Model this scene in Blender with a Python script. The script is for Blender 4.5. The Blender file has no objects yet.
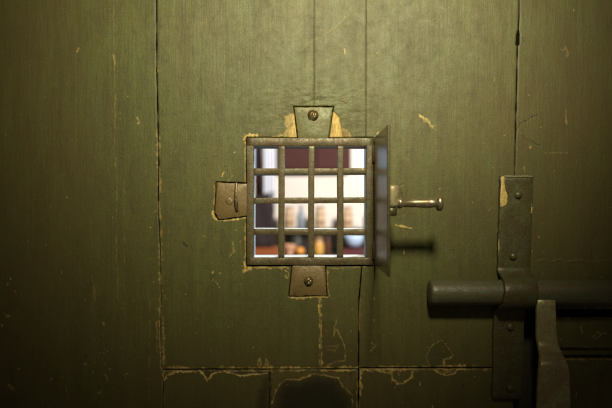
import bpy, bmesh, math, random
import numpy as np
from mathutils import Vector, Matrix

random.seed(7)
rng = np.random.default_rng(11)
scene = bpy.context.scene
COL = scene.collection

# ------------------------------------------------------------------ scale
P = 0.00125                    # metres on the door face per unit of the 612 x 408 layout grid
LENS = 35.0
D = 612 * LENS / 36.0 * P      # camera to door
ZC = 1.5                       # eye height
def X(px): return (px - 306) * P
def Z(py): return ZC + (204 - py) * P
def K(d): return (D + d) / D
def BX(px, d): return (px - 306) * P * K(d)
def BZ(py, d): return ZC + (204 - py) * P * K(d)

# ------------------------------------------------------------------ materials
class NT:
    def __init__(s, name):
        s.m = bpy.data.materials.new(name); s.m.use_nodes = True
        s.t = s.m.node_tree; s.t.nodes.clear()
        s.out = s.n('ShaderNodeOutputMaterial'); s.b = s.n('ShaderNodeBsdfPrincipled')
        s.l(s.b.outputs[0], s.out.inputs[0])
        s.co = s.n('ShaderNodeTexCoord').outputs['Object']
    def n(s, t): return s.t.nodes.new(t)
    def l(s, a, b): s.t.links.new(a, b)
    def put(s, sock, v):
        if hasattr(v, 'is_output') or isinstance(v, bpy.types.NodeSocket): s.l(v, sock)
        elif isinstance(v, (tuple, list)) and sock.type == 'RGBA' and len(v) == 3: sock.default_value = (*v, 1)
        else: sock.default_value = v
    def mapped(s, sc):
        m = s.n('ShaderNodeMapping'); s.l(s.co, m.inputs[0]); m.inputs['Scale'].default_value = sc
        return m.outputs[0]
    def noise(s, scale, detail=4, rough=.55, vec=None, dist=0):
        n = s.n('ShaderNodeTexNoise'); s.l(vec or s.co, n.inputs['Vector'])
        n.inputs['Scale'].default_value = scale; n.inputs['Detail'].default_value = detail
        n.inputs['Roughness'].default_value = rough; n.inputs['Distortion'].default_value = dist
        return n.outputs['Fac']
    def ramp(s, f, a, b, lo=0., hi=1.):
        r = s.n('ShaderNodeMapRange'); r.clamp = True
        s.put(r.inputs[0], f)
        for i, v in zip((1, 2, 3, 4), (a, b, lo, hi)): r.inputs[i].default_value = v
        return r.outputs[0]
    def mix(s, f, a, b, mode='MIX'):
        m = s.n('ShaderNodeMix'); m.data_type = 'RGBA'; m.blend_type = mode
        s.put(m.inputs[0], f); s.put(m.inputs[6], a); s.put(m.inputs[7], b)
        return m.outputs[2]
    def math(s, op, a, b=0.):
        m = s.n('ShaderNodeMath'); m.operation = op; s.put(m.inputs[0], a); s.put(m.inputs[1], b)
        return m.outputs[0]
    def bump(s, h, strength, dist, prev=None):
        b = s.n('ShaderNodeBump'); s.put(b.inputs['Height'], h)
        b.inputs['Strength'].default_value = strength; b.inputs['Distance'].default_value = dist
        if prev: s.l(prev, b.inputs['Normal'])
        return b.outputs[0]
    def done(s, col, rough, metal=0., nrm=None, spec=.5):
        s.put(s.b.inputs['Base Color'], col); s.put(s.b.inputs['Roughness'], rough)
        s.put(s.b.inputs['Metallic'], metal); s.b.inputs['Specular IOR Level'].default_value = spec
        if nrm: s.l(nrm, s.b.inputs['Normal'])
        return s.m

def mat_paint():
    s = NT('old_green_paint')
    broad = s.noise(5.5, 5, .62); mid = s.noise(1, 6, .7, s.mapped((44, 44, 15)), .4); blot = s.noise(90, 5, .72, None, .3); fine = s.noise(520, 4, .75); spk = s.noise(900, 2, .8)
    stre = s.noise(1, 5, .68, s.mapped((260, 260, 9)), .25); stre2 = s.noise(1, 4, .65, s.mapped((900, 900, 45)), .3)
    band = s.noise(1, 4, .6, s.mapped((48, 48, 2.2)))
    c = s.mix(s.ramp(broad, .35, .66), (0.0704, 0.0855, 0.0187), (0.1038, 0.0988, 0.0216))
    c = s.mix(s.ramp(band, .38, .66, 0, .6), c, (0.0880, 0.0741, 0.0173))
    c = s.mix(s.ramp(mid, .46, .68, 0, .75), c, (0.0563, 0.0494, 0.0122))
    c = s.mix(s.ramp(mid, .46, .28, 0, .6), c, (0.0862, 0.1159, 0.0317))
    c = s.mix(s.ramp(blot, .52, .70, 0, .65), c, (0.0396, 0.0408, 0.0101)); c = s.mix(s.ramp(blot, .44, .26, 0, .55), c, (0.1364, 0.1406, 0.0374))
    c = s.mix(s.ramp(stre, .42, .72, 0, .5), c, (0.0440, 0.0475, 0.0122)); c = s.mix(s.ramp(stre2, .58, .78, 0, .4), c, (0.1452, 0.1472, 0.0418))
    c = s.mix(s.ramp(fine, .55, .72, 0, .75), c, (0.0299, 0.0285, 0.0079)); c = s.mix(s.ramp(fine, .45, .28, 0, .55), c, (0.1760, 0.1757, 0.0468))
    c = s.mix(s.ramp(spk, .62, .74, 0, .55), c, (0.1144, 0.0589, 0.0144))
    at = s.n('ShaderNodeAttribute'); at.attribute_name = 'wear_shade'
    sep = s.n('ShaderNodeSeparateColor'); s.l(at.outputs['Color'], sep.inputs[0])
    R, G, B = sep.outputs
    wood = s.mix(s.ramp(s.noise(1, 4, .7, s.mapped((420, 420, 60)), .6), .34, .68), (.74, .56, .18), (.34, .2, .05))
    wood = s.mix(s.ramp(blot, .5, .68, 0, .55), wood, (.13, .09, .03))
    c = s.mix(s.math('MULTIPLY', B, s.ramp(mid, .3, .7, .45, .9)), c, s.mix(s.ramp(blot, .35, .65), (.072, .050, .016), (.105, .066, .018)))
    c = s.mix(R, c, wood)
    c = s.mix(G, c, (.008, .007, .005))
    h = s.math('ADD', s.math('MULTIPLY', stre, .45), s.math('MULTIPLY', stre2, .25))
    h = s.math('ADD', h, s.math('MULTIPLY', fine, .5))
    n1 = s.bump(mid, .22, .0010); n1 = s.bump(blot, .3, .0007, n1); n2 = s.bump(h, .85, .0007, n1)
    r = s.ramp(s.math('ADD', s.math('MULTIPLY', mid, .5), s.math('MULTIPLY', blot, .5)), .3, .7, .42, .62)
    r = s.math('MAXIMUM', r, s.math('MULTIPLY', R, .75))
    return s.done(c, r, 0, n2, .42)

def mat_iron(name, paint, rust, amt, rough=.5, metal=.25, chip=(.4, .36, .2)):
    s = NT(name)
    a = s.noise(60, 6, .7); b = s.noise(260, 5, .7); c2 = s.noise(900, 3, .7)
    c = s.mix(s.ramp(a, .5 - amt * .5 + .02, .62 - amt * .35), paint, rust)
    c = s.mix(s.ramp(b, .55, .72, 0, .7), c, tuple(v * .3 for v in paint))
    c = s.mix(s.ramp(b, .42, .3, 0, .5), c, chip)
    c = s.mix(s.ramp(c2, .56, .7, 0, .75), c, tuple(v * .2 for v in rust)); c = s.mix(s.ramp(c2, .42, .28, 0, .6), c, tuple(v * 1.2 for v in chip))
    n1 = s.bump(a, .5, .0012); n1 = s.bump(c2, .35, .0002, n1); n2 = s.bump(b, .5, .0006, n1)
    return s.done(c, s.ramp(b, .3, .7, rough - .12, rough + .15), metal, n2)

def mat_simple(name, c1, c2, scale=30, rough=.6, metal=0., bump=.3, bd=.002, stretch=None):
    s = NT(name)
    f = s.noise(scale, 5, .6, s.mapped(stretch) if stretch else None)
    return s.done(s.mix(s.ramp(f, .32, .7), c1, c2), s.ramp(f, .3, .7, max(.05, rough - .08), rough + .08), metal, s.bump(f, bump, bd))

M = {}
M['paint'] = mat_paint()
M['grille'] = mat_iron('grille_iron', (.098, .098, .048), (.088, .063, .026), .32, .45, .2, (.27, .25, .11))
M['tab_green'] = mat_iron('green_painted_iron', (.125, .135, .058), (.13, .11, .04), .15, .5, .1, (.25, .24, .12))
M['tab_rust'] = mat_iron('brown_iron', (.125, .070, .022), (.165, .115, .042), .5, .42, .1, (.24, .18, .08))
M['strap'] = mat_iron('dark_green_iron', (.078, .085, .032), (.07, .055, .022), .25, .36, .15, (.16, .155, .07))
M['strap_dark'] = M['strap']
M['bolt'] = mat_iron('worn_bolt_iron', (.16, .165, .10), (.12, .10, .06), .3, .36, .25, (.28, .28, .18))
def mat_bolt():
    s = NT('rubbed_bolt_iron')
    a = s.noise(1, 6, .7, s.mapped((14, 90, 90))); b = s.noise(240, 5, .75); c2 = s.noise(1, 5, .75, s.mapped((30, 420, 420)))
    c = s.mix(s.ramp(a, .4, .62), (.08, .088, .042), (.09, .07, .036)); c = s.mix(s.ramp(b, .54, .7, 0, .75), c, (.03, .028, .016))
    rub = s.math('MULTIPLY', s.ramp(c2, .54, .66), s.ramp(a, .62, .42)); c = s.mix(rub, c, (.17, .175, .10))
    n1 = s.bump(a, .4, .0012); n2 = s.bump(b, .7, .0006, n1)
    return s.done(c, s.ramp(b, .3, .7, .3, .55), s.math('MULTIPLY', rub, .5), n2)
M['bolt'] = mat_bolt()
M['handle'] = mat_iron('worn_handle_iron', (.38, .42, .19), (.32, .26, .13), .3, .3, .35, (.62, .6, .36))
M['screw'] = mat_iron('screw_brass', (.30, .25, .12), (.12, .085, .035), .2, .32, .7, (.5, .45, .28))
M['shutter'] = mat_iron('shutter_iron', (.22, .20, .15), (.19, .14, .08), .3, .15, .8, (.34, .3, .2))
M['knob'] = mat_simple('knob_brass', (.66, .58, .36), (.24, .18, .09), 120, .3, .85, .25, .0008)
M['lug'] = mat_simple('lug_iron', (.33, .29, .17), (.22, .17, .08), 150, .45, .3, .3, .0008)
M['darkwood'] = mat_simple('dark_back_boards_and_bar_shade', (.03, .026, .014), (.05, .042, .022), 60, .7, 0, .4, .002, (1, 1, .08))
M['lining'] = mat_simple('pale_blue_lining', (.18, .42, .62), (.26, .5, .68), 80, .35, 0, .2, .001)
M['backsheen'] = mat_simple('pale_back_sheen', (.74, .85, .92), (.64, .78, .88), 120, .3, 0, .2, .0008)  # room's bright reflection on the grille bars, painted as a pale colour
M['wall'] = mat_simple('cream_plaster', (.86, .79, .70), (.82, .75, .66), 4, .85)
M['maroon'] = mat_simple('maroon_wood', (.055, .016, .014), (.075, .024, .018), 20, .92, 0, .3, .002, (1, 1, 6))
M['post'] = mat_simple('red_brown_post', (.2, .095, .06), (.34, .16, .1), 9, .6)
M['curtain'] = mat_simple('white_cloth', (.85, .87, .92), (.8, .82, .88), 6, .8)
M['black'] = mat_simple('black_leather', (.018, .012, .013), (.032, .018, .018), 30, .9)
M['red'] = mat_simple('orange_red_lacquer', (.38, .11, .035), (.3, .075, .025), 12, .4)
M['darkred'] = mat_simple('dark_red_cloth', (.11, .016, .015), (.08, .012, .012), 20, .7)
M['tan'] = mat_simple('tan_clay', (.66, .49, .31), (.55, .37, .21), 18, .55)
M['tanband'] = mat_simple('brown_glaze', (.36, .22, .12), (.3, .17, .09), 18, .45)
M['grey'] = mat_simple('blue_grey_glass', (.24, .28, .31), (.18, .22, .25), 12, .3)
M['amber'] = mat_simple('amber_glaze', (.72, .42, .1), (.55, .26, .06), 12, .35)
M['brown'] = mat_simple('brown_glass', (.13, .05, .03), (.09, .035, .025), 12, .25)
M['orange'] = mat_simple('orange_peel', (.85, .36, .06), (.78, .28, .04), 60, .5)
M['peach'] = mat_simple('peach_clay', (.75, .43, .27), (.68, .36, .2), 20, .6)
M['blue'] = mat_simple('pale_blue_glaze', (.45, .62, .88), (.58, .72, .92), 10, .3)
M['navy'] = mat_simple('navy_glaze', (.03, .04, .11), (.04, .05, .14), 10, .3)
M['darkshelf'] = mat_simple('dark_shelf_wood', (.035, .04, .028), (.05, .045, .03), 20, .6)
s = NT('window_daylight'); s.b.inputs['Base Color'].default_value = (.2, .4, .6, 1)
s.b.inputs['Emission Color'].default_value = (.25, .5, .85, 1); s.b.inputs['Emission Strength'].default_value = 1.1
M['daylight'] = s.m

# ------------------------------------------------------------------ object helpers
def link(o, parent=None):
    COL.objects.link(o)
    if parent: o.parent = parent
    return o
def mesh_np(name, V, F, mat, parent=None, smooth=True, wear_shade=None):
    """one mesh object from numpy quads"""
    V = np.asarray(V, np.float32); F = np.asarray(F, np.int32)
    me = bpy.data.meshes.new(name)
    me.vertices.add(len(V)); me.vertices.foreach_set('co', V.ravel())
    me.loops.add(F.size); me.loops.foreach_set('vertex_index', F.ravel())
    me.polygons.add(len(F)); me.polygons.foreach_set('loop_start', np.arange(0, F.size, 4, dtype=np.int32))
    me.polygons.foreach_set('use_smooth', np.full(len(F), smooth, dtype=bool))
    me.update(calc_edges=True)
    if wear_shade is not None:
        a = me.attributes.new('wear_shade', 'FLOAT_COLOR', 'POINT'); a.data.foreach_set('color', wear_shade.astype(np.float32).ravel())
    me.materials.append(mat)
    return link(bpy.data.objects.new(name, me), parent)
def obj(name, bm, mat, parent=None, smooth=True):
    bmesh.ops.recalc_face_normals(bm, faces=bm.faces[:])
    me = bpy.data.meshes.new(name); bm.to_mesh(me); bm.free()
    for p in me.polygons: p.use_smooth = smooth
    for m in (mat if isinstance(mat, list) else [mat]): me.materials.append(m)
    return link(bpy.data.objects.new(name, me), parent)
def empty(name, loc):
    o = bpy.data.objects.new(name, None); o.location = loc; o.empty_display_size = .05; return link(o)
def tag(o, label=None, cat=None, group=None, kind=None):
    if cat and not kind: kind = 'thing'
    for k, v in (('label', label), ('category', cat), ('group', group), ('kind', kind)):
        if v: o[k] = v
    return o
def local(o, parent):          # keep world position under an Empty placed elsewhere
    o.location = Vector(o.location) - parent.location; return o
def box(bm, x0, x1, y0, y1, z0, z1, bev=0., seg=2):
    r = bmesh.ops.create_cube(bm, size=1)
    for v in r['verts']:
        v.co = Vector((x0 + (v.co.x + .5) * (x1 - x0), y0 + (v.co.y + .5) * (y1 - y0), z0 + (v.co.z + .5) * (z1 - z0)))
    if bev:
        es = {e for v in r['verts'] for e in v.link_edges}
        bmesh.ops.bevel(bm, geom=list(es), offset=bev, segments=seg, profile=.5, affect='EDGES')
def lathe(bm, prof, c, axis='z', n=28, mi=0):
    """revolve (radius, height) pairs about an axis through c"""
    rings = []
    for r, h in prof:
        ring = []
        for i in range(n):
            a = 2 * math.pi * i / n; p, q = r * math.cos(a), r * math.sin(a)
            v = {'z': (p, q, h), 'x': (h, p, q), 'y': (p, h, q)}[axis]
            ring.append(bm.verts.new(Vector(c) + Vector(v)))
        rings.append(ring)
    for a, b in zip(rings, rings[1:]):
        for i in range(n):
            f = bm.faces.new((a[i], a[(i + 1) % n], b[(i + 1) % n], b[i])); f.material_index = mi
    for ring in (rings[0], rings[-1]):
        f = bm.faces.new(ring); f.material_index = mi
def ribbon(bm, sections, closed_ends=True):
    """skin successive rings of points (equal counts)"""
    rings = [[bm.verts.new(p) for p in s_] for s_ in sections]; n = len(rings[0])
    for a, b in zip(rings, rings[1:]):
        for i in range(n): bm.faces.new((a[i], a[(i + 1) % n], b[(i + 1) % n], b[i]))
    if closed_ends: bm.faces.new(rings[0]); bm.faces.new(rings[-1])
def rrect(w, d, b):            # rounded rectangle section, centred
    w, d = w / 2, d / 2; q = b * .3
    return [(-w + b, -d), (w - b, -d), (w - q, -d + q), (w, -d + b), (w, d - b), (w - q, d - q), (w - b, d), (-w + b, d), (-w + q, d - q), (-w, d - b), (-w, -d + b), (-w + q, -d + q)]
def forged_bar(bm, a, b, w, y0, y1, wob=.0005, bev=.0014, seed=0):
    """hand forged flat bar from a to b (x, z), front y0 back y1, uneven edges"""
    r = random.Random(seed); a = Vector((a[0], 0, a[1])); b = Vector((b[0], 0, b[1]))
    L = (b - a).length; n = max(4, int(L / .006)); t = (b - a).normalized(); s_ = Vector((t.z, 0, -t.x))
    if abs(t.x) > abs(t.z): s_ = Vector((0, 0, 1))
    secs = []; dw = dc = 0.
    for i in range(n + 1):
        dw = dw * .6 + r.uniform(-wob, wob); dc = dc * .7 + r.uniform(-wob, wob) * .7
        c = a + (b - a) * (i / n) + s_ * dc
        secs.append([c + s_ * p + Vector((0, (y0 + y1) / 2 + q + r.uniform(-1, 1) * .00012, 0)) for p, q in rrect(w + dw, y1 - y0, bev)])
    ribbon(bm, secs)
def dome(bm, c, r, h, slot=None):
    """slotted dome head facing the room (towards -y)"""
    prof = [(r * 1.12, 0), (r * 1.08, -h * .25)] + [(r * math.cos(a), -h * .25 - h * .75 * math.sin(a)) for a in (0.05, .35, .65, .95, 1.2, 1.42)] + [(r * .02, -h)]
    lathe(bm, prof, c, 'y', 24)
    if slot is not None:
        bm.verts.ensure_lookup_table(); k = len(prof) * 24
        for v in bm.verts[-k:]:
            dx, dz = v.co.x - c[0], v.co.z - c[2]
            if abs(dx * math.sin(slot) - dz * math.cos(slot)) < r * .16: v.co.y += h * .4

# ------------------------------------------------------------------ noise, worn paint and painted shade
def vnoise(x, y, seed):
    g = np.random.default_rng(seed).random((128, 128))
    xi = np.floor(x).astype(int); yi = np.floor(y).astype(int); fx = x - xi; fy = y - yi
    fx = fx * fx * (3 - 2 * fx); fy = fy * fy * (3 - 2 * fy)
    a = g[yi % 128, xi % 128]; b = g[yi % 128, (xi + 1) % 128]; c = g[(yi + 1) % 128, xi % 128]; d = g[(yi + 1) % 128, (xi + 1) % 128]
    return (a * (1 - fx) + b * fx) * (1 - fy) + (c * (1 - fx) + d * fx) * fy
def fbm(x, y, seed, o=4):
    t = 0; a = .5
    for i in range(o): t = t + a * vnoise(x * 2 ** i, y * 2 ** i, seed + i); a *= .5
    return t
def seg_dist(x, y, pts):
    best = np.full(x.shape, 1e9)
    for (ax, ay), (bx, by) in zip(pts, pts[1:]):
        dx, dy = bx - ax, by - ay; L = dx * dx + dy * dy + 1e-9
        t = np.clip(((x - ax) * dx + (y - ay) * dy) / L, 0, 1)
        best = np.minimum(best, np.hypot(x - ax - t * dx, y - ay - t * dy))
    return best
def inside(x, y, poly):
    r = np.zeros(x.shape, bool); n = len(poly)
    for i in range(n):
        (ax, ay), (bx, by) = poly[i], poly[(i + 1) % n]
        if ay == by: continue
        c = ((ay > y) != (by > y)) & (x < (bx - ax) * (y - ay) / (by - ay) + ax)
        r ^= c
    return r

# (points, half width, R wood, G dark, B brown, height mm, break-up 0..1)
LINES = []
def line(pts, w, R=0., G=0., B=0., h=0., br=.3): LINES.append((pts, w, R, G, B, h, br))
POLYS = []                     # (points, feather, R, G, B, height mm)
def poly(pts, f, R=0., G=0., B=0., h=0.): POLYS.append((pts, f, R, G, B, h))

# chipped paint along the bottom rail, with a painted shadow arch
line([(163, 368.3), (200, 368.4), (262, 368.2), (320, 368), (360, 367.6), (420, 366.6), (491, 366)], .85, .9, 0, .2, -.3, .8)
line([(163, 371), (200, 371), (262, 370.6), (320, 370.6), (360, 369.8), (420, 369.3), (491, 369.2)], .85, .85, 0, .2, -.3, .8)
poly([(164, 369), (164, 380), (168, 375), (179, 371.6), (191, 371)], 1, 0, .2, .8, -.35)
poly([(198, 369), (203.5, 373.4), (207, 380), (213, 373), (224, 371.6), (240, 375), (250, 374.6), (267, 373), (268, 369)], 1, 0, .25, .8, -.35)
poly([(272, 400), (276, 392), (286, 379.4), (299, 379.6), (314.5, 373.6), (340, 378.6), (342, 386), (352, 395), (356, 372), (271, 371)], 1, .06, .1, .6, -.3)
poly([(391, 370), (393, 380), (402, 384), (411, 378), (413.5, 369)], .8, .05, .1, .7, -.35)
poly([(434, 369), (440, 374), (447, 375.6), (454, 374), (457.5, 369)], .8, .1, .1, .7, -.35)
poly([(432, 368), (428, 358), (431, 348), (442, 341.6), (449, 351), (452, 356), (445.5, 360), (444, 368)], .8, 0, .15, .5, -.3)
poly([(322, 367), (322, 322), (334, 322), (340, 340), (345, 353), (344, 361), (331, 364)], 1.2, 0, .1, .6, -.2)
line([(163, 371), (262, 371), (300, 370.5)], .5, 0, .7, 0, -.4, .5)
line([(170, 367.4), (215, 368)], .7, .35, 0, .6, 0, .6); line([(196, 368), (250, 367.6)], .5, .5, 0, .3, 0, .6)
line([(162, 368), (164, 381), (167, 375), (179, 371.4), (191, 372)], .75, .9, 0, 0, .35, .15)
line([(198, 370), (203.5, 374), (207, 381), (213, 373.4), (224, 372), (240, 375.6), (250, 375), (267, 373.6)], .62, .95, 0, 0, .35, .12)
line([(269, 374), (271, 384), (269, 399), (269.5, 420)], .9, 0, .75, .2, -.3, .3)
line([(272, 404), (275, 393), (279, 386), (286, 379.4), (299, 380), (307, 377), (314.5, 374), (326, 376), (340, 379), (341.5, 385), (346, 390), (352.5, 395), (352.5, 420)], .5, .75, 0, 0, .3, .5)
poly([(277, 440), (277, 394), (281, 386), (287, 382), (300, 382), (315, 376), (339, 381), (340, 387), (351, 397), (351, 440)], 20, 0, .8, 0, -.2)  # dark arch: a cast shadow painted into the door's colour
poly([(256, 440), (258, 396), (264, 380), (269, 376), (268, 440)], 9, 0, .55, 0, 0)  # soft left fringe of the same painted shadow
line([(391, 371), (391.7, 375), (393, 380), (397, 383), (402, 384), (408, 381), (411, 378), (413.5, 371)], .55, .8, 0, 0, .3, .2)
line([(376, 370), (384, 372), (391, 373)], .8, .75, 0, 0, .2, .3); line([(384, 369.5), (404, 370)], 1., .8, 0, 0, .2, .35)
line([(431, 369), (428, 364), (427, 357), (430, 348), (434, 344), (442, 341), (447, 346), (449, 350), (454, 355.5), (450, 358), (445.5, 360), (444.4, 368)], .36, .36, 0, .4, .3, .35)
line([(434.6, 370.6), (440, 374), (447, 375.6), (454, 374), (457.5, 370)], .5, .7, 0, 0, .3, .2)
line([(436, 372), (446, 372.6), (455, 370)], .5, .5, 0, 0, .2, .3); line([(444, 360), (445, 368)], .8, .8, 0, 0, .2, .2)
line([(320, 296), (320.6, 330), (321, 367)], .85, .95, 0, .4, .1, .3)
line([(336, 320), (333, 336), (337, 330), (344, 345), (345.5, 352), (344.5, 361), (336, 361.5), (331, 364), (327, 367)], .4, .42, 0, .4, .25, .35)
line([(325, 347), (338, 346), (335, 352), (328, 350)], .5, .25, 0, .3, .2, .5)
line([(360.4, 370), (360.4, 379), (361, 387), (359.8, 395)], .9, .85, 0, 0, .2, .2); line([(357.6, 372), (357.6, 420)], .5, .6, 0, 0, 0, .4)
line([(258, 369), (258.5, 360), (260, 358), (261, 369)], .45, .6, 0, .2, .2, .2); line([(265, 369), (266, 359), (268, 361), (267.5, 369)], .45, .5, 0, .2, .2, .2)
line([(370, 352), (376, 345), (372, 343)], .4, .4, 0, .2, .2, .4)
# seam dressing
line([(158, 128), (160.5, 250), (161, 300), (160, 330), (162, 368)], 1.1, .5, 0, .6, -.1, .7)
line([(163.2, 318), (164, 350), (163.2, 368)], .6, .4, 0, .5, .1, .4); line([(157, 322), (156.4, 352)], .5, .4, 0, .4, 0, .5)
line([(157, 68), (157.6, 72)], .9, .8, 0, 0, 0, 0); line([(158.5, 136), (160, 148)], .5, .4, 0, .4, 0, .4)
line([(113, -20), (113, 40), (113.5, 72), (115, 88)], .4, .12, .15, .2, .15, .4); line([(113.5, 55), (114, 70)], .5, .4, 0, 0, .2, .3)
line([(115, 95), (114.5, 150), (117, 182), (116, 240), (118, 300)], .4, .2, .15, .2, .1, .6)
line([(124, 180), (125, 380)], .45, .1, 0, .5, .05, .7); line([(150, 300), (149, 400)], .4, .15, 0, .5, .1, .8)
# right seam, its cracks, dark marks and painted lit edges
line([(516, 131), (520, 124.5), (525, 121), (531, 117.6), (537, 114.6)], .42, 0, .85, 0, -.4, .25)
line([(518, 133), (524, 137), (532, 141.5), (541, 146)], .3, 0, .55, 0, -.3, .3)
line([(516.5, 127), (519, 130), (518, 133), (521, 134)], 1., .2, .4, .3, -.2, .4)
line([(545, 153.5), (556, 153), (568, 152.4)], .5, .3, 0, .3, .2, .7); line([(576, 178), (577, 190)], .6, .1, .4, .3, -.2, .4)
line([(566, 110), (566.5, 124)], .6, .3, 0, 0, .2, .5); line([(563, 50), (566, 48), (569, 53), (568, 57)], .8, .25, .2, 0, .4, .2)
line([(537, 262), (545, 260), (551, 262.5), (560, 259.5), (566, 262), (578, 261), (590, 262.6), (604, 261), (640, 262)], .7, .18, .5, .2, .5, .4)
line([(590, 243), (594, 276), (540, 287)], .5, 0, .3, .1, .2, .6)  # faint dark angled line above the bolt
line([(543, 318.6), (600, 318.2), (648, 318.6)], .7, .5, 0, .4, .1, .55); line([(543, 349), (648, 348.4)], .5, .5, 0, .3, 0, .55)  # light caught on the lower boards' edges, painted as pale lines
line([(543, 359.8), (600, 359.6), (648, 360)], .7, .5, 0, .4, .1, .5)  # same painted highlight on the lowest board
line([(594, 338), (598, 334), (601, 333), (603, 335)], .5, .4, 0, .2, .1, .2); line([(598, 339), (604, 334), (608, 334)], .5, .4, 0, .2, .1, .2)
# bare wood and scars round the grille
poly([(297, 107.5), (296, 108), (292, 112), (285, 116), (284, 122), (287, 128), (283, 134), (283, 137.6), (299, 137.6)], 2.2, .42, 0, .4, -.5)
poly([(294.5, 110), (291, 116), (293, 123), (289, 130), (290, 137.6), (299, 137.6)], 1.2, .7, 0, 0, -.7)
poly([(331, 110), (333, 110), (336, 114), (340, 118), (341, 126), (343, 137.6), (329, 137.6)], 1.2, .85, 0, 0, -.9)
poly([(341, 126), (349, 130), (352, 137.6), (341, 137.6)], 2, .3, 0, .4, -.4)
line([(270, 136.8), (284, 135.5), (298, 136)], .9, .6, 0, .2, -.2, .4); line([(244.6, 139), (246, 136), (251, 135), (256, 135.6)], 1., .8, 0, .3, .2, .2)
line([(245.6, 142), (245, 160), (245.4, 182)], .6, .45, 0, .4, 0, .3); line([(250, 133), (249, 137)], .7, .7, 0, 0, 0, .1)
line([(246, 224), (245.6, 250), (245.4, 268), (258, 267.4), (276, 268), (288, 267.6)], .7, .62, 0, .3, .1, .25)
line([(244.5, 264), (245.5, 270), (250, 268)], 1.2, .9, 0, 0, 0, .1)
line([(213.6, 212), (213.6, 218), (219, 220.6), (232, 220.4), (246, 217.4)], .75, .8, 0, 0, .3, .2); line([(214.6, 186), (214.4, 204)], .5, .45, 0, .2, .2, .4)
line([(288, 296.6), (296, 298.6), (305, 298), (313, 296.6), (327, 297.4)], .65, .75, 0, .2, .3, .15); line([(327.4, 270), (327.4, 284), (329, 296)], .5, .5, 0, .2, .2, .3)
line([(284, 270), (289, 273), (287, 279), (285, 276)], .5, .5, 0, .3, .2, .35); line([(327, 268), (340, 268.4), (366, 267)], .5, .4, 0, .3, .1, .5)
line([(228, 182), (232, 176), (229, 170)], .4, .35, 0, .2, .2, .5); line([(232, 241), (234, 250), (230, 256)], .5, .5, 0, .1, .2, .4)
# scratches and other marks on the field
line([(311, 42), (322, 36), (335, 27), (347, 16), (355, 9)], .3, .22, 0, 0, .1, .45)
line([(419, 114), (424, 118), (427, 120), (430, 125), (433, 128)], 1.05, .8, 0, 0, -.1, .45); line([(423, 121), (428, 122.6)], .7, .5, 0, 0, 0, .4)
line([(396, 225.6), (404, 226.6), (412, 228)], .5, .75, 0, 0, .1, .2)
line([(339, 99), (351, 105), (360, 106)], .4, .1, .35, 0, .2, .5); line([(318, 96.6), (323, 97), (321, 97.8)], .6, 0, .5, 0, .2, .2)
line([(315, 106), (322, 103.6), (330, 105.4), (334, 110)], .55, .1, .35, .2, .3, .35)
line([(137, 118), (139, 123), (137.5, 124)], .7, .55, 0, 0, .2, .2)
line([(313, 60), (312.6, 100)], .5, 0, .35, .2, 0, .5)
line([(92, 275), (95, 300)], .9, .12, 0, .4, .05, .7); line([(102, 322), (104, 325)], 1., .4, 0, 0, 0, .2)
line([(5, 314), (9, 316)], 1.1, .45, 0, 0, 0, .2); line([(9, 385), (12, 388)], 1.1, .45, 0, 0, 0, .2)
line([(400, 186), (404, 184), (407, 188), (406, 200), (407, 212), (402, 215)], .5, .1, .6, 0, -.2, .35)  # dark loop beside the shutter latch
line([(401, 190), (403, 198), (401, 206)], .4, 0, .5, 0, -.2, .4)
rs = random.Random(5)
spots = [(rs.uniform(10, 600), 60 + 350 * rs.random() ** .7, rs.uniform(8, 40)) for _ in range(34)] + [(160, 300, 14), (321, 340, 14), (430, 362, 22), (250, 360, 26), (360, 330, 16), (500, 210, 16), (240, 200, 18)]
for i in range(470):           # small knocks in clusters, denser low on the door
    if rs.random() < .62:
        cx, cy, sp = rs.choice(spots); x, y = rs.gauss(cx, sp * .6), rs.gauss(cy, sp)
    else: y = 408 * (rs.random() ** .55); x = rs.uniform(4, 608)
    if 243 < x < 377 and 134 < y < 268: continue
    l = rs.uniform(.1, 1.1) if rs.random() < .86 else rs.uniform(2, 6); s_ = rs.gauss(0, .35)
    w = rs.uniform(.14, .38) * (1.8 if rs.random() < .1 else 1)
    q = [(x, y), (x + s_ * l * .5 + rs.gauss(0, .2), y + l * .5), (x + s_ * l, y + l)]
    if rs.random() < .72: line(q, w, rs.uniform(.12, .7), 0, .2, -.1, .25)
    else: line(q, w * 1.1, 0, rs.uniform(.3, .8), .2, -.2, .25)
# broad browning: grime, plus the lamp's fall-off painted in at sides and foot
SOIL_FALLOFF = [([(-40, -40), (40, -40), (70, 120), (95, 260), (60, 440), (-40, 440)], 90, 1.0),
        ([(560, -40), (660, -40), (660, 320), (500, 320), (470, 200)], 80, .85),
        ([(90, 330), (600, 330), (600, 440), (90, 440)], 70, .8)]
# rebates of the grille and its tabs
TAB_TOP = [(294.2, 107.2), (333, 107), (328.2, 138.6), (298.2, 138.6)]
TAB_LEFT = [(216.6, 182.4), (247.6, 183.6), (247.6, 215.6), (219, 219.6), (215, 213)]
TAB_BOT = [(292.6, 264.6), (325, 264.6), (326, 285), (326.6, 295.6), (289, 296)]
def grow(p, d):
    cx = sum(a for a, _ in p) / len(p); cy = sum(b for _, b in p) / len(p)
    return [(a + d * (1 if a > cx else -1), b + d * (1 if b > cy else -1)) for a, b in p]
REC = [[(246.2, 137.2), (373.6, 137.2), (373.6, 265.8), (246.2, 265.8)], grow(TAB_TOP, .9), grow(TAB_LEFT, .8), grow(TAB_BOT, .7)]
HOLE = (252, 368, 144, 260)

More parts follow.
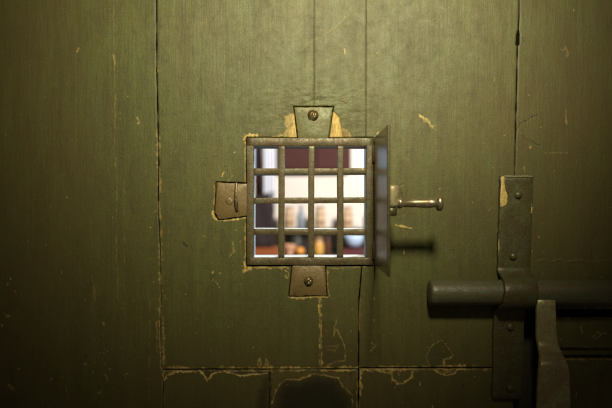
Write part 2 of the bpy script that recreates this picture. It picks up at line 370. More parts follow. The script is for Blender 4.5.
STEP = 0.56                    # grid spacing in layout units (0.7 mm)
def curve(pts):
    ys = [b for _, b in pts]; xs = [a for a, _ in pts]
    return lambda y: np.interp(y, ys, xs)
def plank(name, parent, left, right, top, bot, gl, gr, depth=.03, front=0., seed=0, hole=False, round_=.45, crown=0.):
    """one board: worn relief on a fine grid, real edges and thickness"""
    yc = np.arange(top, bot + STEP * .5, STEP); yc[-1] = bot
    L = left(yc) + gl(yc); R_ = right(yc) - gr(yc)
    nu = int(np.max(R_ - L) / STEP) + 2; u = np.linspace(0, 1, nu)
    px = L[:, None] * (1 - u) + R_[:, None] * u; py = np.repeat(yc[:, None], nu, 1)
    w = (R_ - L)[:, None]
    de = np.minimum(u[None, :] * w, (1 - u[None, :]) * w); de = np.minimum(de, np.minimum(py - top, bot - py))
    x, y = px, py
    h = (fbm(x / 60, y / 150, seed + 40, 3) - .5) * .9 + (fbm(x / 9, y / 40, seed + 60, 4) - .5) * .28 + (fbm(x / 2.2, y / 5, 77, 3) - .5) * .07
    zone = np.clip(1.25 - np.hypot((x - 312) / 70, (y - 112) / 34), 0, 1); h += zone * (fbm(x / 7 + y / 12, y / 4, 150, 5) - .5) * 1.5
    h += (np.abs(fbm(x / 26, y / 70, seed + 170, 3) - .47) < .012) * -.05
    h -= round_ * np.exp(-(de / .75) ** 2); edge = np.exp(-(de / .45) ** 2)
    h += crown * np.clip(1 - np.abs(u[None, :] * 2 - 1), 0, 1)
    C = np.zeros((*px.shape, 4)); C[..., 3] = 1
    C[..., 1] = edge * .7
    C[..., 0] = np.clip(np.exp(-(de / .7) ** 2) * (vnoise(x / 5, y / 7, seed + 9) - .62) * 2.2, 0, .45) * np.clip((y - 60) / 240, .08, 1)
    for pts, f, v in SOIL_FALLOFF:
        d = seg_dist(x, y, pts + pts[:1]); d = np.where(inside(x, y, pts), d, -d)
        C[..., 2] = np.maximum(C[..., 2], v * np.clip(d / f * .5 + .5, 0, 1) * (.65 + .5 * fbm(x / 30, y / 60, 5, 3)))
    x0, x1, y0, y1 = px.min(), px.max(), top, bot
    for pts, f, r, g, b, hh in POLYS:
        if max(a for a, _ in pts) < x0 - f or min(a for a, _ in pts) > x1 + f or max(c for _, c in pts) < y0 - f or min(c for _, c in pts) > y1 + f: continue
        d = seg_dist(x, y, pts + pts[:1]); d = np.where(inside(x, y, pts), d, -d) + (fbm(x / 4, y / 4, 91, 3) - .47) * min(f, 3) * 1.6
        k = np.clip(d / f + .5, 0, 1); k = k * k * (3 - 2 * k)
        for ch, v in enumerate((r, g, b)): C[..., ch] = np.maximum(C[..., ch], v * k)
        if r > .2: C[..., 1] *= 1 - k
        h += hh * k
    wx = x + (fbm(x / 3, y / 3, 301, 4) - .47) * 2.3; wy = y + (fbm(x / 3, y / 3, 307, 4) - .47) * 2.3
    for pts, hw, r, g, b, hh, br in LINES:
        ax, bx = min(a for a, _ in pts) - 3, max(a for a, _ in pts) + 3; ay, by = min(c for _, c in pts) - 3, max(c for _, c in pts) + 3
        if bx < x0 or ax > x1 or by < y0 or ay > y1: continue
        j0, j1 = np.searchsorted(yc, [ay, by]); j1 = min(j1 + 1, len(yc))
        sx = px[j0:j1]; cols = np.where((sx.max(0) >= ax) & (sx.min(0) <= bx))[0]
        if len(cols) == 0: continue
        i0, i1 = cols[0], cols[-1] + 1; S = (slice(j0, j1), slice(i0, i1))
        d = seg_dist(wx[S], wy[S], pts)
        wv = hw * (.18 + 2.3 * vnoise(x[S] / 2.2, y[S] / 2.2, 211) ** 1.7 + .5 * vnoise(x[S] / 9, y[S] / 9, 213))
        k = np.clip(1.6 - 1.15 * d / wv, 0, 1)
        k = k * np.clip(1 - br * 2.6 * np.clip(vnoise(x[S] / 6, y[S] / 6, 223) - .35, 0, 1), 0, 1)
        for ch, v in enumerate((r, g, b)): C[S + (ch,)] = np.maximum(C[S + (ch,)], v * k)
        h[S] += hh * k
    for pts in REC:
        if max(a for a, _ in pts) < x0 or min(a for a, _ in pts) > x1: continue
        d = seg_dist(x, y, pts + pts[:1]); d = np.where(inside(x, y, pts), d, -d); k = np.clip(d / .9 + .4, 0, 1)
        h -= 3.2 * k; C[..., 1] = np.maximum(C[..., 1], .85 * np.clip(k * 2, 0, 1)); C[..., 0] *= 1 - .8 * k  # rebate sunk and darkened: recess shade added in colour
    V = np.stack([X(px), front - h * .001, Z(py)], -1).reshape(-1, 3)
    nv = len(yc); idx = np.arange(nv * nu).reshape(nv, nu)
    F = np.stack([idx[:-1, :-1], idx[1:, :-1], idx[1:, 1:], idx[:-1, 1:]], -1)
    if hole:
        cx = (px[:-1, :-1] + px[1:, 1:]) / 2; cy = (py[:-1, :-1] + py[1:, 1:]) / 2
        F = F[~((cx > HOLE[0]) & (cx < HOLE[1]) & (cy > HOLE[2]) & (cy < HOLE[3]))]
    F = F.reshape(-1, 4); C = C.reshape(-1, 4)
    # edges: duplicate the rim and run it back through the board's thickness
    def rim(ids, flip):
        if hole and len(ids) == nv:
            q = V[ids]; cut = (yc > HOLE[2]) & (yc < HOLE[3]) & (q[:, 0] > X(HOLE[0])) & (q[:, 0] < X(HOLE[1]))
            if cut.any():
                k0 = np.argmax(cut); k1 = len(cut) - np.argmax(cut[::-1])
                rim2(ids[:k0], flip); rim2(ids[k1:], flip); return
        rim2(ids, flip)
    def rim2(ids, flip):
        nonlocal V, F, C
        n = len(ids); o = len(V); a = V[ids].copy(); b = a.copy(); b[:, 1] = front + depth
        V = np.concatenate([V, a, b]); C = np.concatenate([C, C[ids], C[ids] * [0, 0, 1, 1] + [0, 1, 0, 0]])
        i = np.arange(n - 1) + o
        q = np.stack([i, i + 1, i + 1 + n, i + n], -1)
        F = np.concatenate([F, q[:, ::-1] if flip else q])
    rim(idx[:, 0], True); rim(idx[:, -1], False); rim(idx[0, :], False); rim(idx[-1, :], True)
    V = V - np.array(parent.location, np.float32)
    return mesh_np(name, V, F, M['paint'], parent, True, np.clip(C, 0, 1))

# ------------------------------------------------------------------ the door
door = empty('door_leaf', (0, 0.0, Z(500)))
tag(door, 'old green painted plank door with a barred peephole and chipped paint', 'door')
def part(name, bm, mat, parent, smooth=True):
    """mesh built in world space, parented under door (or a part of it)"""
    o = obj(name, bm, mat, None, smooth)
    o.data.transform(Matrix.Translation(-door.location)); o.parent = parent
    return o
S0 = curve([(-150, -110), (-150, 500)])
S1 = curve([(156, -40), (156.5, 0), (156.6, 70), (158, 128), (158.6, 160), (158.2, 205), (160.3, 250), (161, 300), (160.2, 330), (162, 368), (163, 375), (164, 440)])
S2 = curve([(314, -40), (314, 106), (319.6, 280), (320.4, 330), (321, 369)])
S3 = curve([(366.4, -40), (366, 137), (362, 265), (359, 300), (358.6, 369)])
S4 = curve([(519.4, -40), (519.2, 16), (517.6, 45), (516.4, 100), (514.8, 176), (513, 260), (513, 440)])
S5 = curve([(745, -110), (745, 500)])
def gap(base, seed, ys=None, vs=None):
    def g(y):
        b = np.interp(y, ys, vs) if ys else base
        return b * (.25 + 1.5 * vnoise(y / 9, y * 0, seed)) + .06 * vnoise(y / 2.5, y * 0 + 3, seed)
    return g
g1 = gap(0, 21, [-40, 100, 210, 260, 365, 372, 440], [.4, .42, .5, .16, .12, .03, .03])
g2 = gap(0, 22, [-40, 120, 280, 370], [.03, .03, .05, .05])
g3 = gap(0, 23, [-40, 130, 265, 300, 370], [.02, .03, .25, .4, .42])
g4 = gap(0, 24, [-40, 20, 29, 34, 44, 46, 60, 440], [.55, .5, .45, 1.5, 1.8, .45, .42, .45])
gz = gap(0.02, 25)
ga = gap(.35, 26); gb = gap(.55, 27)
plank('stile', door, S0, S1, -110, 500, gz, g1, seed=1)
plank('plank', door, S1, S2, -110, 369.0, g1, g2, seed=2, hole=True)
plank('plank', door, S2, S3, -110, 368.6, g2, g3, seed=3, hole=True)
plank('plank', door, S3, S4, -110, 367.4, g3, g4, seed=4, hole=True)
plank('plank', door, S4, S5, -110, 309, g4, gz, seed=5)
c269 = curve([(269.4, 360), (269.4, 440)]); c358 = curve([(358.6, 360), (358.4, 440)])
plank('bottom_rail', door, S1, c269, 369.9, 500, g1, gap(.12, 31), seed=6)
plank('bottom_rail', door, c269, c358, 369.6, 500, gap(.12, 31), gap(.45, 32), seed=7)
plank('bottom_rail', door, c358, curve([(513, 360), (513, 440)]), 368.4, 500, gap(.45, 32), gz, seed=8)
# dark boards of the lower right, set back behind the bolt handle
lo = curve([(543, 300), (541, 440)])
plank('lower_board', door, lo, S5, 317.6, 349.2, gz, gz, front=.004, seed=9, round_=1.8)
plank('lower_board', door, lo, S5, 359, 500, gz, gz, front=.003, seed=10, round_=1.8)
plank('recessed_strip', door, lo, S5, 350, 358.4, gz, gz, front=.011, seed=12, round_=1.5)

# backing layer with an opening for the peephole (four boards butted end to end)
bm = bmesh.new(); yb0, yb1 = .0301, .062
hx0, hx1, hz1, hz0 = X(250), X(370), Z(142), Z(262)
box(bm, X(-150), hx0, yb0, yb1, Z(500), Z(-110)); box(bm, hx1, X(745), yb0, yb1, Z(500), Z(-110))
box(bm, hx0, hx1, yb0, yb1, hz1, Z(-110)); box(bm, hx0, hx1, yb0, yb1, Z(500), hz0)
part('backing_board', bm, M['darkwood'], door, False)
bm = bmesh.new(); t = .0016
box(bm, hx0 + .0002, hx0 + t, .0045, .061, hz0 + .0002, hz1 - .0002); box(bm, hx1 - t, hx1 - .0002, .0045, .061, hz0 + .0002, hz1 - .0002)
box(bm, hx0 + t, hx1 - t, .0045, .061, hz0 + .0002, hz0 + t); tag(part('peephole_lining', bm, M['lining'], door, False), 'pale blue lining of the peephole')

# grille
gr = bmesh.new()
def deep_bar(bm, a, b, w, y0, y1, seed, back=True):
    forged_bar(bm, a, b, w, y0, .009, .0002, .0007, seed)
    if back:
        k = len(bm.faces); forged_bar(bm, a, b, w - .0006, .0092, y1, .0001, .0006, seed)
        bm.faces.ensure_lookup_table()
        bm.normal_update(); bmesh.ops.recalc_face_normals(bm, faces=bm.faces[:])
        for f in bm.faces[k:]: f.material_index = 2 if f.normal.z < -.5 else 1  # undersides get the dark material to stand in for shade
GM = [M['grille'], M['backsheen'], M['darkwood']]
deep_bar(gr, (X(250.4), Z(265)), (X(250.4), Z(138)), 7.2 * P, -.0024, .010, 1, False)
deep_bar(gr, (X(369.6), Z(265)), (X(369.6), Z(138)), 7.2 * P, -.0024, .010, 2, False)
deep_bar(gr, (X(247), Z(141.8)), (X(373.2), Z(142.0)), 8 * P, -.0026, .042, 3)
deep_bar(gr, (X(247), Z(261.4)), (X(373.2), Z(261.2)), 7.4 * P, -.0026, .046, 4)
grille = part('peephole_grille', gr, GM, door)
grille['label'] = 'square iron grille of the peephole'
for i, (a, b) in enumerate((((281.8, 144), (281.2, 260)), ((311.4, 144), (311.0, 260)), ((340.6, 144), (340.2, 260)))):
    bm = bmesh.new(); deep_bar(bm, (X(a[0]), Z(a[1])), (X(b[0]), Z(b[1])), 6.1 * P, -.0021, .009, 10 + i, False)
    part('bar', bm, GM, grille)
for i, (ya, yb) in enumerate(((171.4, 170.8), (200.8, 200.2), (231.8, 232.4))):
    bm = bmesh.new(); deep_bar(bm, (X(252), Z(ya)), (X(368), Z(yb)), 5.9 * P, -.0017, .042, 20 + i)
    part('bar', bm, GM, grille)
def plate(pts, y0, y1, bev=.0011, seed=0, sub=9):
    """uneven flat plate from a polygon of layout points"""
    r = random.Random(seed); ring = []
    for (ax, ay), (bx, by) in zip(pts, pts[1:] + pts[:1]):
        for i in range(sub):
            f = i / sub; j = 0 if i == 0 else .35
            ring.append((ax + (bx - ax) * f + r.uniform(-j, j), ay + (by - ay) * f + r.uniform(-j, j)))
    cx = sum(a for a, _ in ring) / len(ring); cy = sum(b for _, b in ring) / len(ring); bm = bmesh.new()
    def sec(y, inset):
        out = []
        for a, b in ring:
            d = math.hypot(a - cx, b - cy); k = 1 - inset / P / d
            out.append(Vector((X(cx + (a - cx) * k), y, Z(cy + (b - cy) * k))))
        return out
    ribbon(bm, [sec(y1, 0), sec(y0 + bev, 0), sec(y0 + bev * .3, bev * .35), sec(y0, bev)])
    return bm
part('tab', plate(TAB_TOP, -.0008, .003, seed=1), M['tab_green'], grille)['label'] = 'green painted top tab'
part('tab', plate(TAB_LEFT, -.0012, .003, seed=2), M['tab_rust'], grille)['label'] = 'rusty brown left tab with a pin'
part('tab', plate(TAB_BOT, -.0012, .003, seed=3), M['tab_rust'], grille)['label'] = 'rusty brown bottom tab'
bm = bmesh.new(); dome(bm, (X(313), -.0008, Z(115.4)), 5.0 * P, .0048, 1.2); part('screw', bm, M['screw'], grille)
bm = bmesh.new(); dome(bm, (X(308.6), -.0012, Z(281.2)), 4.3 * P, .0046, .6); part('screw', bm, M['screw'], grille)
bm = bmesh.new(); dome(bm, (X(229.4), -.0012, Z(201.4)), 3.5 * P, .0012, .9); part('screw', bm, M['tab_rust'], grille)
bm = bmesh.new()               # the small tapered pin on the left tab
secs = []
for px_, py_, r_, yy in ((236.2, 181.2, 1.0, -.0016), (236.6, 184, 1.3, -.003), (236.4, 192, 1.2, -.0045), (236.2, 199, 1.6, -.005), (237, 207, 1.7, -.004), (237, 211.5, 1.3, -.0018)):
    secs.append([Vector((X(px_) + r_ * P * math.cos(a), yy + r_ * P * .8 * math.sin(a), Z(py_))) for a in [i * math.pi / 5 for i in range(10)]])
ribbon(bm, secs); part('pin', bm, M['screw'], grille)

# open shutter, square to the door, hinged on the right of the grille
XS, SW = X(373.6), .128
bm = bmesh.new(); box(bm, XS, XS + .0026, -SW, -.0065, Z(264), Z(138), .0008)
nf = len(bm.faces); box(bm, XS - .0005, XS + .0028, -SW - .0005, -SW + .004, Z(264.2), Z(137.8), .0009)
for f in list(bm.faces)[nf:]: f.material_index = 1
shut = part('peephole_shutter', bm, [M['shutter'], M['strap']], door, False); shut['label'] = 'open iron shutter seen edge on'
for zc in (154, 250):
    bm = bmesh.new(); lathe(bm, [(.0032, -.011), (.0038, -.0105), (.0038, .0105), (.0032, .011)], (XS + .0016, -.0040, Z(zc)), 'z', 16); part('hinge', bm, M['grille'], shut)
yk = -.074; kf = D / (D + yk)
zt, zm, zb = Z(204 - 19 / kf), Z(204 + 3 / kf), Z(204 + 12 / kf)
bm = bmesh.new(); box(bm, XS + .0027, XS + .0052, yk - .016, yk + .016, zb - .006, zt + .008, .0008); part('latch_plate', bm, M['strap'], shut)
bm = bmesh.new(); xc = XS + .0124
lathe(bm, [(.0060, zm), (.0078, zm + .0008), (.0084, zm + .003), (.0080, (zm + zt) / 2), (.0083, zt - .004), (.0076, zt - .0012), (.0055, zt)], (xc, yk, 0), 'z', 28)
part('lug', bm, M['lug'], shut)
bm = bmesh.new(); lathe(bm, [(.0045, zb), (.0062, zb + .001), (.0066, zm - .002), (.0052, zm - .0002)], (xc - .001, yk, 0), 'z', 24); part('keeper', bm, M['strap'], shut)
bm = bmesh.new(); cz = Z(204 - 1 / kf) + .0
x0 = XS + .0185; x1 = X(306 + (437.5 - 306) / kf)
lathe(bm, [(.0062, x0), (.0062, x0 + .004), (.0047, x0 + .006), (.0050, x0 + .02), (.0058, x1 - .010), (.0048, x1 - .002), (.0082, x1 - .0008), (.0092, x1 + .0008), (.0090, x1 + .0036), (.0068, x1 + .0055), (.002, x1 + .0062)], (0, yk, cz), 'x', 28)
part('knob', bm, M['knob'], shut)

# staple strap that carries the bolt
AX_Y, AX_Z = -.0175, Z(290.4); RI, TH = .0163, .0042
def strap_x(z):                # left and right edges by height
    py = 204 - (z - ZC) / P
    return X(np.interp(py, [176, 275, 310, 398], [499, 496.2, 492.5, 491.4])), X(np.interp(py, [176, 275, 310, 398], [532.4, 528.6, 524, 520]))
prof = []                      # (y outer, z outer, y inner, z inner)
for z in np.linspace(Z(176), AX_Z + RI + TH + .004, 22): prof.append((-.0052, z, .0015, z))
for a in np.linspace(math.pi / 2 * .86, -math.pi / 2 * .86, 22):
    prof.append((AX_Y - (RI + TH) * math.cos(a), AX_Z + (RI + TH) * math.sin(a), AX_Y - RI * math.cos(a) + .001, AX_Z + RI * math.sin(a)))
for z in np.linspace(AX_Z - RI - TH - .004, Z(398), 20): prof.append((-.0052, z, .0015, z))
bm = bmesh.new(); r = random.Random(3); secs = []
for yo, zo, yi, zi in prof:
    xl, xr = strap_x((zo + zi) / 2); xl += r.uniform(-1, 1) * .0005; xr += r.uniform(-1, 1) * .0005; b = .0013
    n = Vector((0, yi - yo, zi - zo)).normalized() * b; o_ = Vector((0, yo, zo)); i_ = Vector((0, yi, zi))
    mid = [o_ + Vector((xl + (xr - xl) * f, r.uniform(-1, 1) * .0002, 0)) for f in (.25, .5, .75)]
    secs.append([i_ + Vector((xl, 0, 0)), o_ + n + Vector((xl, 0, 0)), o_ + n * .25 + Vector((xl + b * .35, 0, 0)), o_ + Vector((xl + b, 0, 0))] + mid + [o_ + Vector((xr - b, 0, 0)), o_ + n * .25 + Vector((xr - b * .35, 0, 0)), o_ + n + Vector((xr, 0, 0)), i_ + Vector((xr, 0, 0))])
ribbon(bm, secs)
strap = part('staple_strap', bm, M['strap'], door); strap['label'] = 'dark green iron strap looped over the bolt'
for rx, rz in ((516.4, 195), (511.5, 256), (508.8, 326), (508.6, 387)):
    bm = bmesh.new(); dome(bm, (X(rx), -.0052, Z(rz)), 3.6 * P, .0042); part('rivet', bm, M['strap'], strap)
bm = plate([(500, 176.6), (503, 177), (503.6, 188), (506, 195), (505.4, 204), (501, 207), (498.8, 206)], -.0059, -.0049, .0003, 8, 5)
s = NT('bare_metal_chip'); f = s.noise(300, 4); M['chip'] = s.done(s.mix(s.ramp(f, .3, .7), (.6, .46, .17), (.38, .24, .07)), .5)
M['chipdull'] = mat_simple('rubbed_edge', (.26, .25, .14), (.16, .15, .08), 300, .5)
part('chipped_edge', bm, M['chip'], strap)
for i, q in enumerate(([(501, 175.9), (509, 175.6), (517, 176.1), (525, 175.5), (531.6, 176.2), (531, 177.2), (522, 176.9), (511, 177.3), (503, 177)],
                       [(530.2, 204), (530.6, 208), (530, 214), (529.2, 213), (529.6, 208)], [(497.4, 238), (498, 246), (497, 256), (496.8, 246)], [(500, 273), (512, 274.4), (527, 273.4), (527, 274.6), (512, 275.4), (500, 274.6)])):
    bm = plate(q, -.0062, -.0048, .0003, 30 + i, 4); part('chipped_edge', bm, M['chip'] if i in (1, 2) else M['chipdull'], strap)

# ------------------------------------------------------------------ sliding bolt
bolt = empty('sliding_bolt', (X(520), AX_Y, AX_Z))
tag(bolt, 'thick round iron bolt with a flat hanging handle, below the peephole', 'bolt')
BR = .0157
bm = bmesh.new(); xa, xb = X(426.2), X(740); prof = [(.004, xa), (BR - .003, xa), (BR - .0008, xa + .0010), (BR, xa + .003)]
r = random.Random(9)
for x_ in np.linspace(xa + .008, xb, 60): prof.append((BR + r.uniform(-.00012, .00012), x_))
lathe(bm, prof, (0, AX_Y, AX_Z), 'x', 40)
o = obj('bar', bm, M['bolt']); o.data.transform(Matrix.Translation(-bolt.location)); o.parent = bolt
pts = [(296, 537.2, 556.4, -.030), (304, 537.2, 556.4, -.0335), (312, 537.2, 556.6, -.033), (324, 537, 557, -.0325), (336, 537, 557.8, -.0325), (343, 537.6, 559, -.0335), (347, 538.6, 560.2, -.036), (352, 539.8, 562.4, -.042), (358, 540.8, 565.5, -.050), (363, 540.4, 568, -.0545), (368, 539.8, 569.6, -.056), (380, 538.8, 570.6, -.056), (400, 538, 571.2, -.056), (420, 537.6, 571.4, -.056), (490, 537.4, 571, -.056)]
yy = np.array([p[0] for p in pts]); fine = np.linspace(296, 490, 76); secs = []; r = random.Random(4)
for v in fine:
    l = np.interp(v, yy, [p[1] for p in pts]); rr = np.interp(v, yy, [p[2] for p in pts]); dp = np.interp(v, yy, [p[3] for p in pts])
    k = D / (D + dp); xl = X(306 + (l - 306) / k) + r.uniform(-1, 1) * .0002; xr = X(306 + (rr - 306) / k) + r.uniform(-1, 1) * .0002; zz = Z(204 + (v - 204) / k)
    w = xr - xl
    secs.append([Vector(((xl + xr) / 2 + a, dp + .004 + b, zz)) for a, b in rrect(w, .008, .0022)])
bm = bmesh.new(); ribbon(bm, secs)
o = obj('handle', bm, M['handle']); o.data.transform(Matrix.Translation(-bolt.location)); o.parent = bolt; o['label'] = 'flat iron handle, kinked and widening downwards'

# ------------------------------------------------------------------ the bright room behind
WD = 3.3
bm = bmesh.new(); box(bm, -2.2, 2.2, WD, WD + .1, 0, 3.2); tag(obj('room_wall', bm, M['wall'], None, False), kind='structure')
def solid(name, d, bm, mat, label, cat, group=None, smooth=True):
    return tag(obj(name, bm, mat, None, smooth), label, cat, group)
def bbox(bm, d, x0, x1, y0, y1, dep, bev=.004): box(bm, BX(x0, d), BX(x1, d), d, d + dep, BZ(y1, d), BZ(y0, d), bev)
# maroon wall cupboard
d = 3.2
cup = empty('wall_cupboard', (BX(316, d), d + .05, BZ(171, d)))
tag(cup, 'dark maroon wall cupboard high behind the top row of bars', 'cupboard')
bm = bmesh.new(); bbox(bm, d, 281, 351, 96, 171, .0985, .004); o = obj('carcass', bm, M['maroon'], None, False); o.data.transform(Matrix.Translation(-cup.location)); o.parent = cup
for a, b in ((283, 315), (317, 349)):
    bm = bmesh.new(); bbox(bm, d - .016, a, b, 99, 168.6, .0155, .004); o = obj('door', bm, M['maroon'], None, False); o.data.transform(Matrix.Translation(-cup.location)); o.parent = cup
# post, curtain, window
d = 3.05; bm = bmesh.new(); bbox(bm, d, 254.6, 262.4, 60, 262, .04, .004)
for k in range(3): bbox(bm, d - .004, 254.3, 262.7, 78 + k * 62, 82 + k * 62, .048, .002)
solid('wooden_post', d, bm, M['post'], 'thin red brown wooden post beyond the left column of bars', 'post', smooth=False)
d = 2.95; bm = bmesh.new(); rows = []
for j in range(2):
    pass
n = 60; front = []; 
secs = []
for zz in np.linspace(BZ(207, d), BZ(70, d), 14):
    ring = []
    for i in range(n + 1):
        f = i / n; ring.append(Vector((BX(262.5 + 13 * f, d), d + .012 * math.sin(f * 26 + .6 * math.sin(zz * 5)), zz)))
    for i in range(n, -1, -1):
        p = ring[i]; ring.append(p + Vector((0, .003, 0)))
    secs.append(ring)
ribbon(bm, secs); solid('white_curtain', d, bm, M['curtain'], 'white pleated curtain beside the red brown post', 'curtain')
d = 3.27; win = empty('room_window', (BX(228, d), d, BZ(180, d)))
tag(win, 'blue daylit window left of the red brown post, mirrored in the shutter', 'window')
bm = bmesh.new(); bbox(bm, d - .01, 198, 200, 100, 180, .03, .002); bbox(bm, d - .01, 257.5, 259.5, 100, 180, .03, .002); bbox(bm, d - .01, 200, 257.5, 176, 180, .028, .002); bbox(bm, d - .01, 200, 257.5, 100, 104, .028, .002); bbox(bm, d - .008, 228, 229.6, 104, 176, .024, .002)
o = obj('frame', bm, M['curtain'], None, False); o.data.transform(Matrix.Translation(-win.location)); o.parent = win
bm = bmesh.new(); bbox(bm, d + .002, 200, 257.5, 104, 176, .006, 0); o = obj('pane', bm, M['daylight'], None, False); o.data.transform(Matrix.Translation(-win.location)); o.parent = win
# shelves
def shelf(d, x0, x1, y, dep, brackets, label):
    e = empty('wall_shelf', (BX((x0 + x1) / 2, d), WD, BZ(y, d))); tag(e, label, 'shelf')
    bm = bmesh.new(); box(bm, BX(x0, d), BX(x1, d), d, WD - .001, BZ(y, d) - .018, BZ(y, d), .002)
    o = obj('board', bm, M['darkshelf'], None, False); o.data.transform(Matrix.Translation(-e.location)); o.parent = e
    for bx_ in brackets:
        xx = BX(bx_, d); zt = BZ(y, d) - .0185; bm = bmesh.new()
        secs = [[Vector((xx + s_, yy_, zz)) for yy_, zz in ((d + .05, zt), (WD - .002, zt), (WD - .002, zt - .09), (WD - .03, zt - .05), (d + .08, zt - .012))] for s_ in (-.008, .008)]
        ribbon(bm, secs); o = obj('bracket', bm, M['darkshelf'], None, False); o.data.transform(Matrix.Translation(-e.location)); o.parent = e
D1, D2 = 3.02, 2.85
shelf(D1, 282, 386, 229.4, .25, (287, 306, 372), 'dark upper wall shelf carrying tan jars behind the third bar')
shelf(D2, 238, 392, 256.5, .42, (246, 384), 'dark lower wall shelf behind the bottom of the grille')
def pot(name, d, cx, top, bot, prof, mats, label, cat, group=None, bands=()):
    """lathe: profile of (radius in layout units, fraction of height)"""
    k = P * K(d); z0 = BZ(bot, d); H = BZ(top, d) - z0; dd = d + max(p for p, _ in prof) * k + .01
    bm = bmesh.new(); lathe(bm, [(max(p * k, .0005), f * H) for p, f in prof], (BX(cx, dd), dd, z0), 'z', 28)
    if bands:
        for f in bm.faces:
            c = (f.calc_center_median().z - z0) / H
            if any(a < c < b for a, b in bands): f.material_index = 1
    return tag(obj(name, bm, mats), label, cat, group)
jar = [(4.2, 0), (4.9, .06), (5.3, .2), (5.4, .28), (5.4, .38), (5.4, .5), (5.3, .62), (5.0, .72), (4.4, .8), (4.2, .84), (4.2, .9), (4.7, .93), (4.7, .99), (4.3, 1)]
U = BZ  # shelf tops
b1 = 229.4; b2 = 256.5
def upy(d, b, dsh):            # layout height of a shelf top seen at another distance
    return 204 + (b - 204) * K(dsh) / K(d)
dj = 3.06
for cx, top, lab in ((289, 207, 'tan banded jar on the upper shelf, beside the blue grey bottle'), (320, 206.4, 'tan banded jar standing alone in the middle of the upper shelf'), (347.4, 206.8, 'tan banded jar at the right of the upper shelf')):
    pot('jar', dj, cx, top, upy(dj, b1, D1) + .1, jar, [M['tan'], M['tanband']], lab, 'jar', 'tan banded jars on the upper shelf', ((.2, .38), (.62, .74), (.9, 1)))
pot('bottle', 3.05, 301, 205.5, upy(3.05, b1, D1) + .1, [(3.6, 0), (4.1, .04), (4.2, .3), (4.1, .55), (2.6, .7), (1.5, .8), (1.4, .95), (1.9, .96), (1.9, 1)], [M['grey']], 'blue grey bottle on the upper shelf beside a tan jar', 'bottle')
pot('bottle', 3.05, 366.4, 211, upy(3.05, b1, D1) + .1, [(3, 0), (3.4, .04), (3.4, .6), (1.4, .78), (1.3, 1)], [M['brown']], 'dark brown bottle at the right end of the upper shelf', 'bottle')
dl = 2.9; B2 = upy(dl, b2, D2) + .1
# left: red box with a dark bag standing on it
d = dl; bm = bmesh.new(); bbox(bm, d, 247, 283, 248.4, B2, .16, .005); box(bm, BX(246.6, d), BX(283.4, d), d - .003, d + .165, BZ(250.2, d), BZ(248.2, d) + .001, .002)
solid('flat_box', d, bm, M['red'], 'flat orange red box on the left of the lower shelf', 'box', smooth=False)
bm = bmesh.new(); secs = []
for f in np.linspace(0, 1, 12):
    w = .92 + .08 * math.sin(f * 3.1); zl = BZ(248.2, d) + .003
    x0_, x1_ = BX(249.5 - 1.5 * math.sin(f * 3), d), BX(271.5 + 3 * f, d); hl, hr = BZ(197, d) - zl, BZ(191, d) - zl
    dep = .13 * (1 - .45 * f)
    m_ = 10; ring = []
    for i in range(m_ + 1):
        q = i / m_; ring.append(Vector((x0_ + (x1_ - x0_) * q, d + .02 + .02 * f + .004 * math.sin(q * 9 + f * 6), zl + f * (hl + (hr - hl) * q))))
    for i in range(m_, -1, -1): ring.append(ring[i] + Vector((0, dep, 0)))
    secs.append(ring)
ribbon(bm, secs); bag = solid('leather_bag', d, bm, M['black'], 'tall black leather bag standing on the orange red box', 'bag')
# fruit bowl and jars on the lower shelf
pot('bowl', dl, 289.5, 245.2, B2, [(3.4, 0), (3.6, .1), (3.2, .2), (5.4, .55), (6.6, .85), (7, 1), (6.5, 1), (5, .6), (.4, .35)], [M['peach']], 'peach clay bowl on the lower shelf beside an orange', 'bowl')
pot('orange_fruit', dl - .0, 300, 247.6, B2, [(.8, 0), (2.6, .07), (4.2, .25), (4.7, .5), (4.2, .76), (2.6, .94), (.6, 1)], [M['orange']], 'round orange fruit on the lower shelf right of the peach bowl', 'fruit')
pot('bottle', 3.02, 297, 234, upy(3.02, b2, D2) + .1, [(6.4, 0), (6.8, .05), (6.8, .5), (6, .7), (3.2, .84), (2.6, 1)], [M['darkshelf']], 'squat dark green bottle behind the orange fruit on the lower shelf', 'bottle')
pot('bottle', 2.93, 306.6, 238, upy(2.93, b2, D2) + .1, [(2.6, 0), (2.9, .04), (2.9, .6), (1.4, .78), (1.3, 1)], [M['black']], 'slim black bottle right of the orange fruit', 'bottle')
pot('amber_jar', dl, 318.6, 238, B2, [(4.2, 0), (5, .08), (5.4, .35), (5.2, .6), (4.2, .78), (3.8, .86), (4.4, .9), (4.4, 1)], [M['amber'], M['tanband']], 'glowing amber jar with a brown rim on the lower shelf', 'jar', None, ((.78, 1),))
pot('bottle', dl + .02, 328, 236.4, upy(dl + .02, b2, D2) + .1, [(2.2, 0), (2.5, .04), (2.5, .62), (1.3, .78), (1.2, 1)], [M['brown']], 'slim brown bottle right of the amber jar', 'bottle')
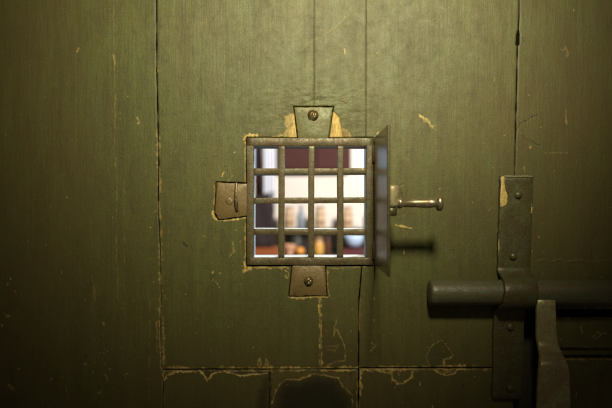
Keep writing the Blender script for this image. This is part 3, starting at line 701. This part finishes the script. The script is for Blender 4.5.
d = dl - .01; bm = bmesh.new(); bbox(bm, d, 340, 376, 250.2, upy(d, b2, D2) + .1, .2, .006); bbox(bm, d - .002, 339.6, 376.4, 249.6, 251.4, .204, .002)
solid('cloth_box', d, bm, M['darkred'], 'dark red cloth covered box on the right of the lower shelf', 'box', smooth=False)
db = dl + .02
pot('blue_bowl', db, 354, 235.2, 204 + (249.6 - 204) * K(d) / K(db) + .05, [(3.4, 0), (3.8, .08), (6.5, .2), (9, .5), (10, .8), (10.3, 1), (9.8, 1), (8.2, .5), (.4, .25)], [M['blue'], M['navy']], 'pale blue glazed bowl standing on the dark red box', 'bowl', None, ((0, .2),))

# ------------------------------------------------------------------ light
def lamp(name, kind, loc, target, energy, color, **kw):
    l = bpy.data.lights.new(name, kind); l.energy = energy; l.color = color
    for k, v in kw.items(): setattr(l, k, v)
    o = bpy.data.objects.new(name, l); o.location = loc
    o.rotation_euler = (Vector(target) - Vector(loc)).to_track_quat('-Z', 'Y').to_euler(); return link(o)
lamp('door_spot', 'SPOT', (X(377), -.62, Z(-128)), (X(322), 0, Z(-4)), 41, (1, .905, .62), spot_size=math.radians(79), spot_blend=1.0, shadow_soft_size=.05)  # unseen spot near the camera and above it, lighting the door
lamp('room_fill', 'POINT', (.75, 1.5, ZC + .75), (0, 3, ZC), 235, (1, .95, .9), shadow_soft_size=.15)  # added unseen light standing in for window light on the back wall

world = bpy.data.worlds.new('World'); scene.world = world; world.use_nodes = True
bg = world.node_tree.nodes['Background']; bg.inputs[0].default_value = (1, .8, .55, 1); bg.inputs[1].default_value = .045

# ------------------------------------------------------------------ camera
cam = bpy.data.cameras.new('camera'); cam.lens = LENS; cam.sensor_width = 36; cam.clip_start = .01; cam.clip_end = 50
cam.dof.use_dof = True; cam.dof.focus_distance = D; cam.dof.aperture_fstop = 3.6; cam.dof.aperture_blades = 9
co = bpy.data.objects.new('camera', cam); co.location = (0, -D, ZC); co.rotation_euler = (math.pi / 2, 0, 0); link(co)
scene.camera = co
scene.cycles.use_denoising = True
scene.view_settings.view_transform = 'Standard'; scene.view_settings.look = 'None'
scene.view_settings.exposure = 0; scene.view_settings.gamma = 1
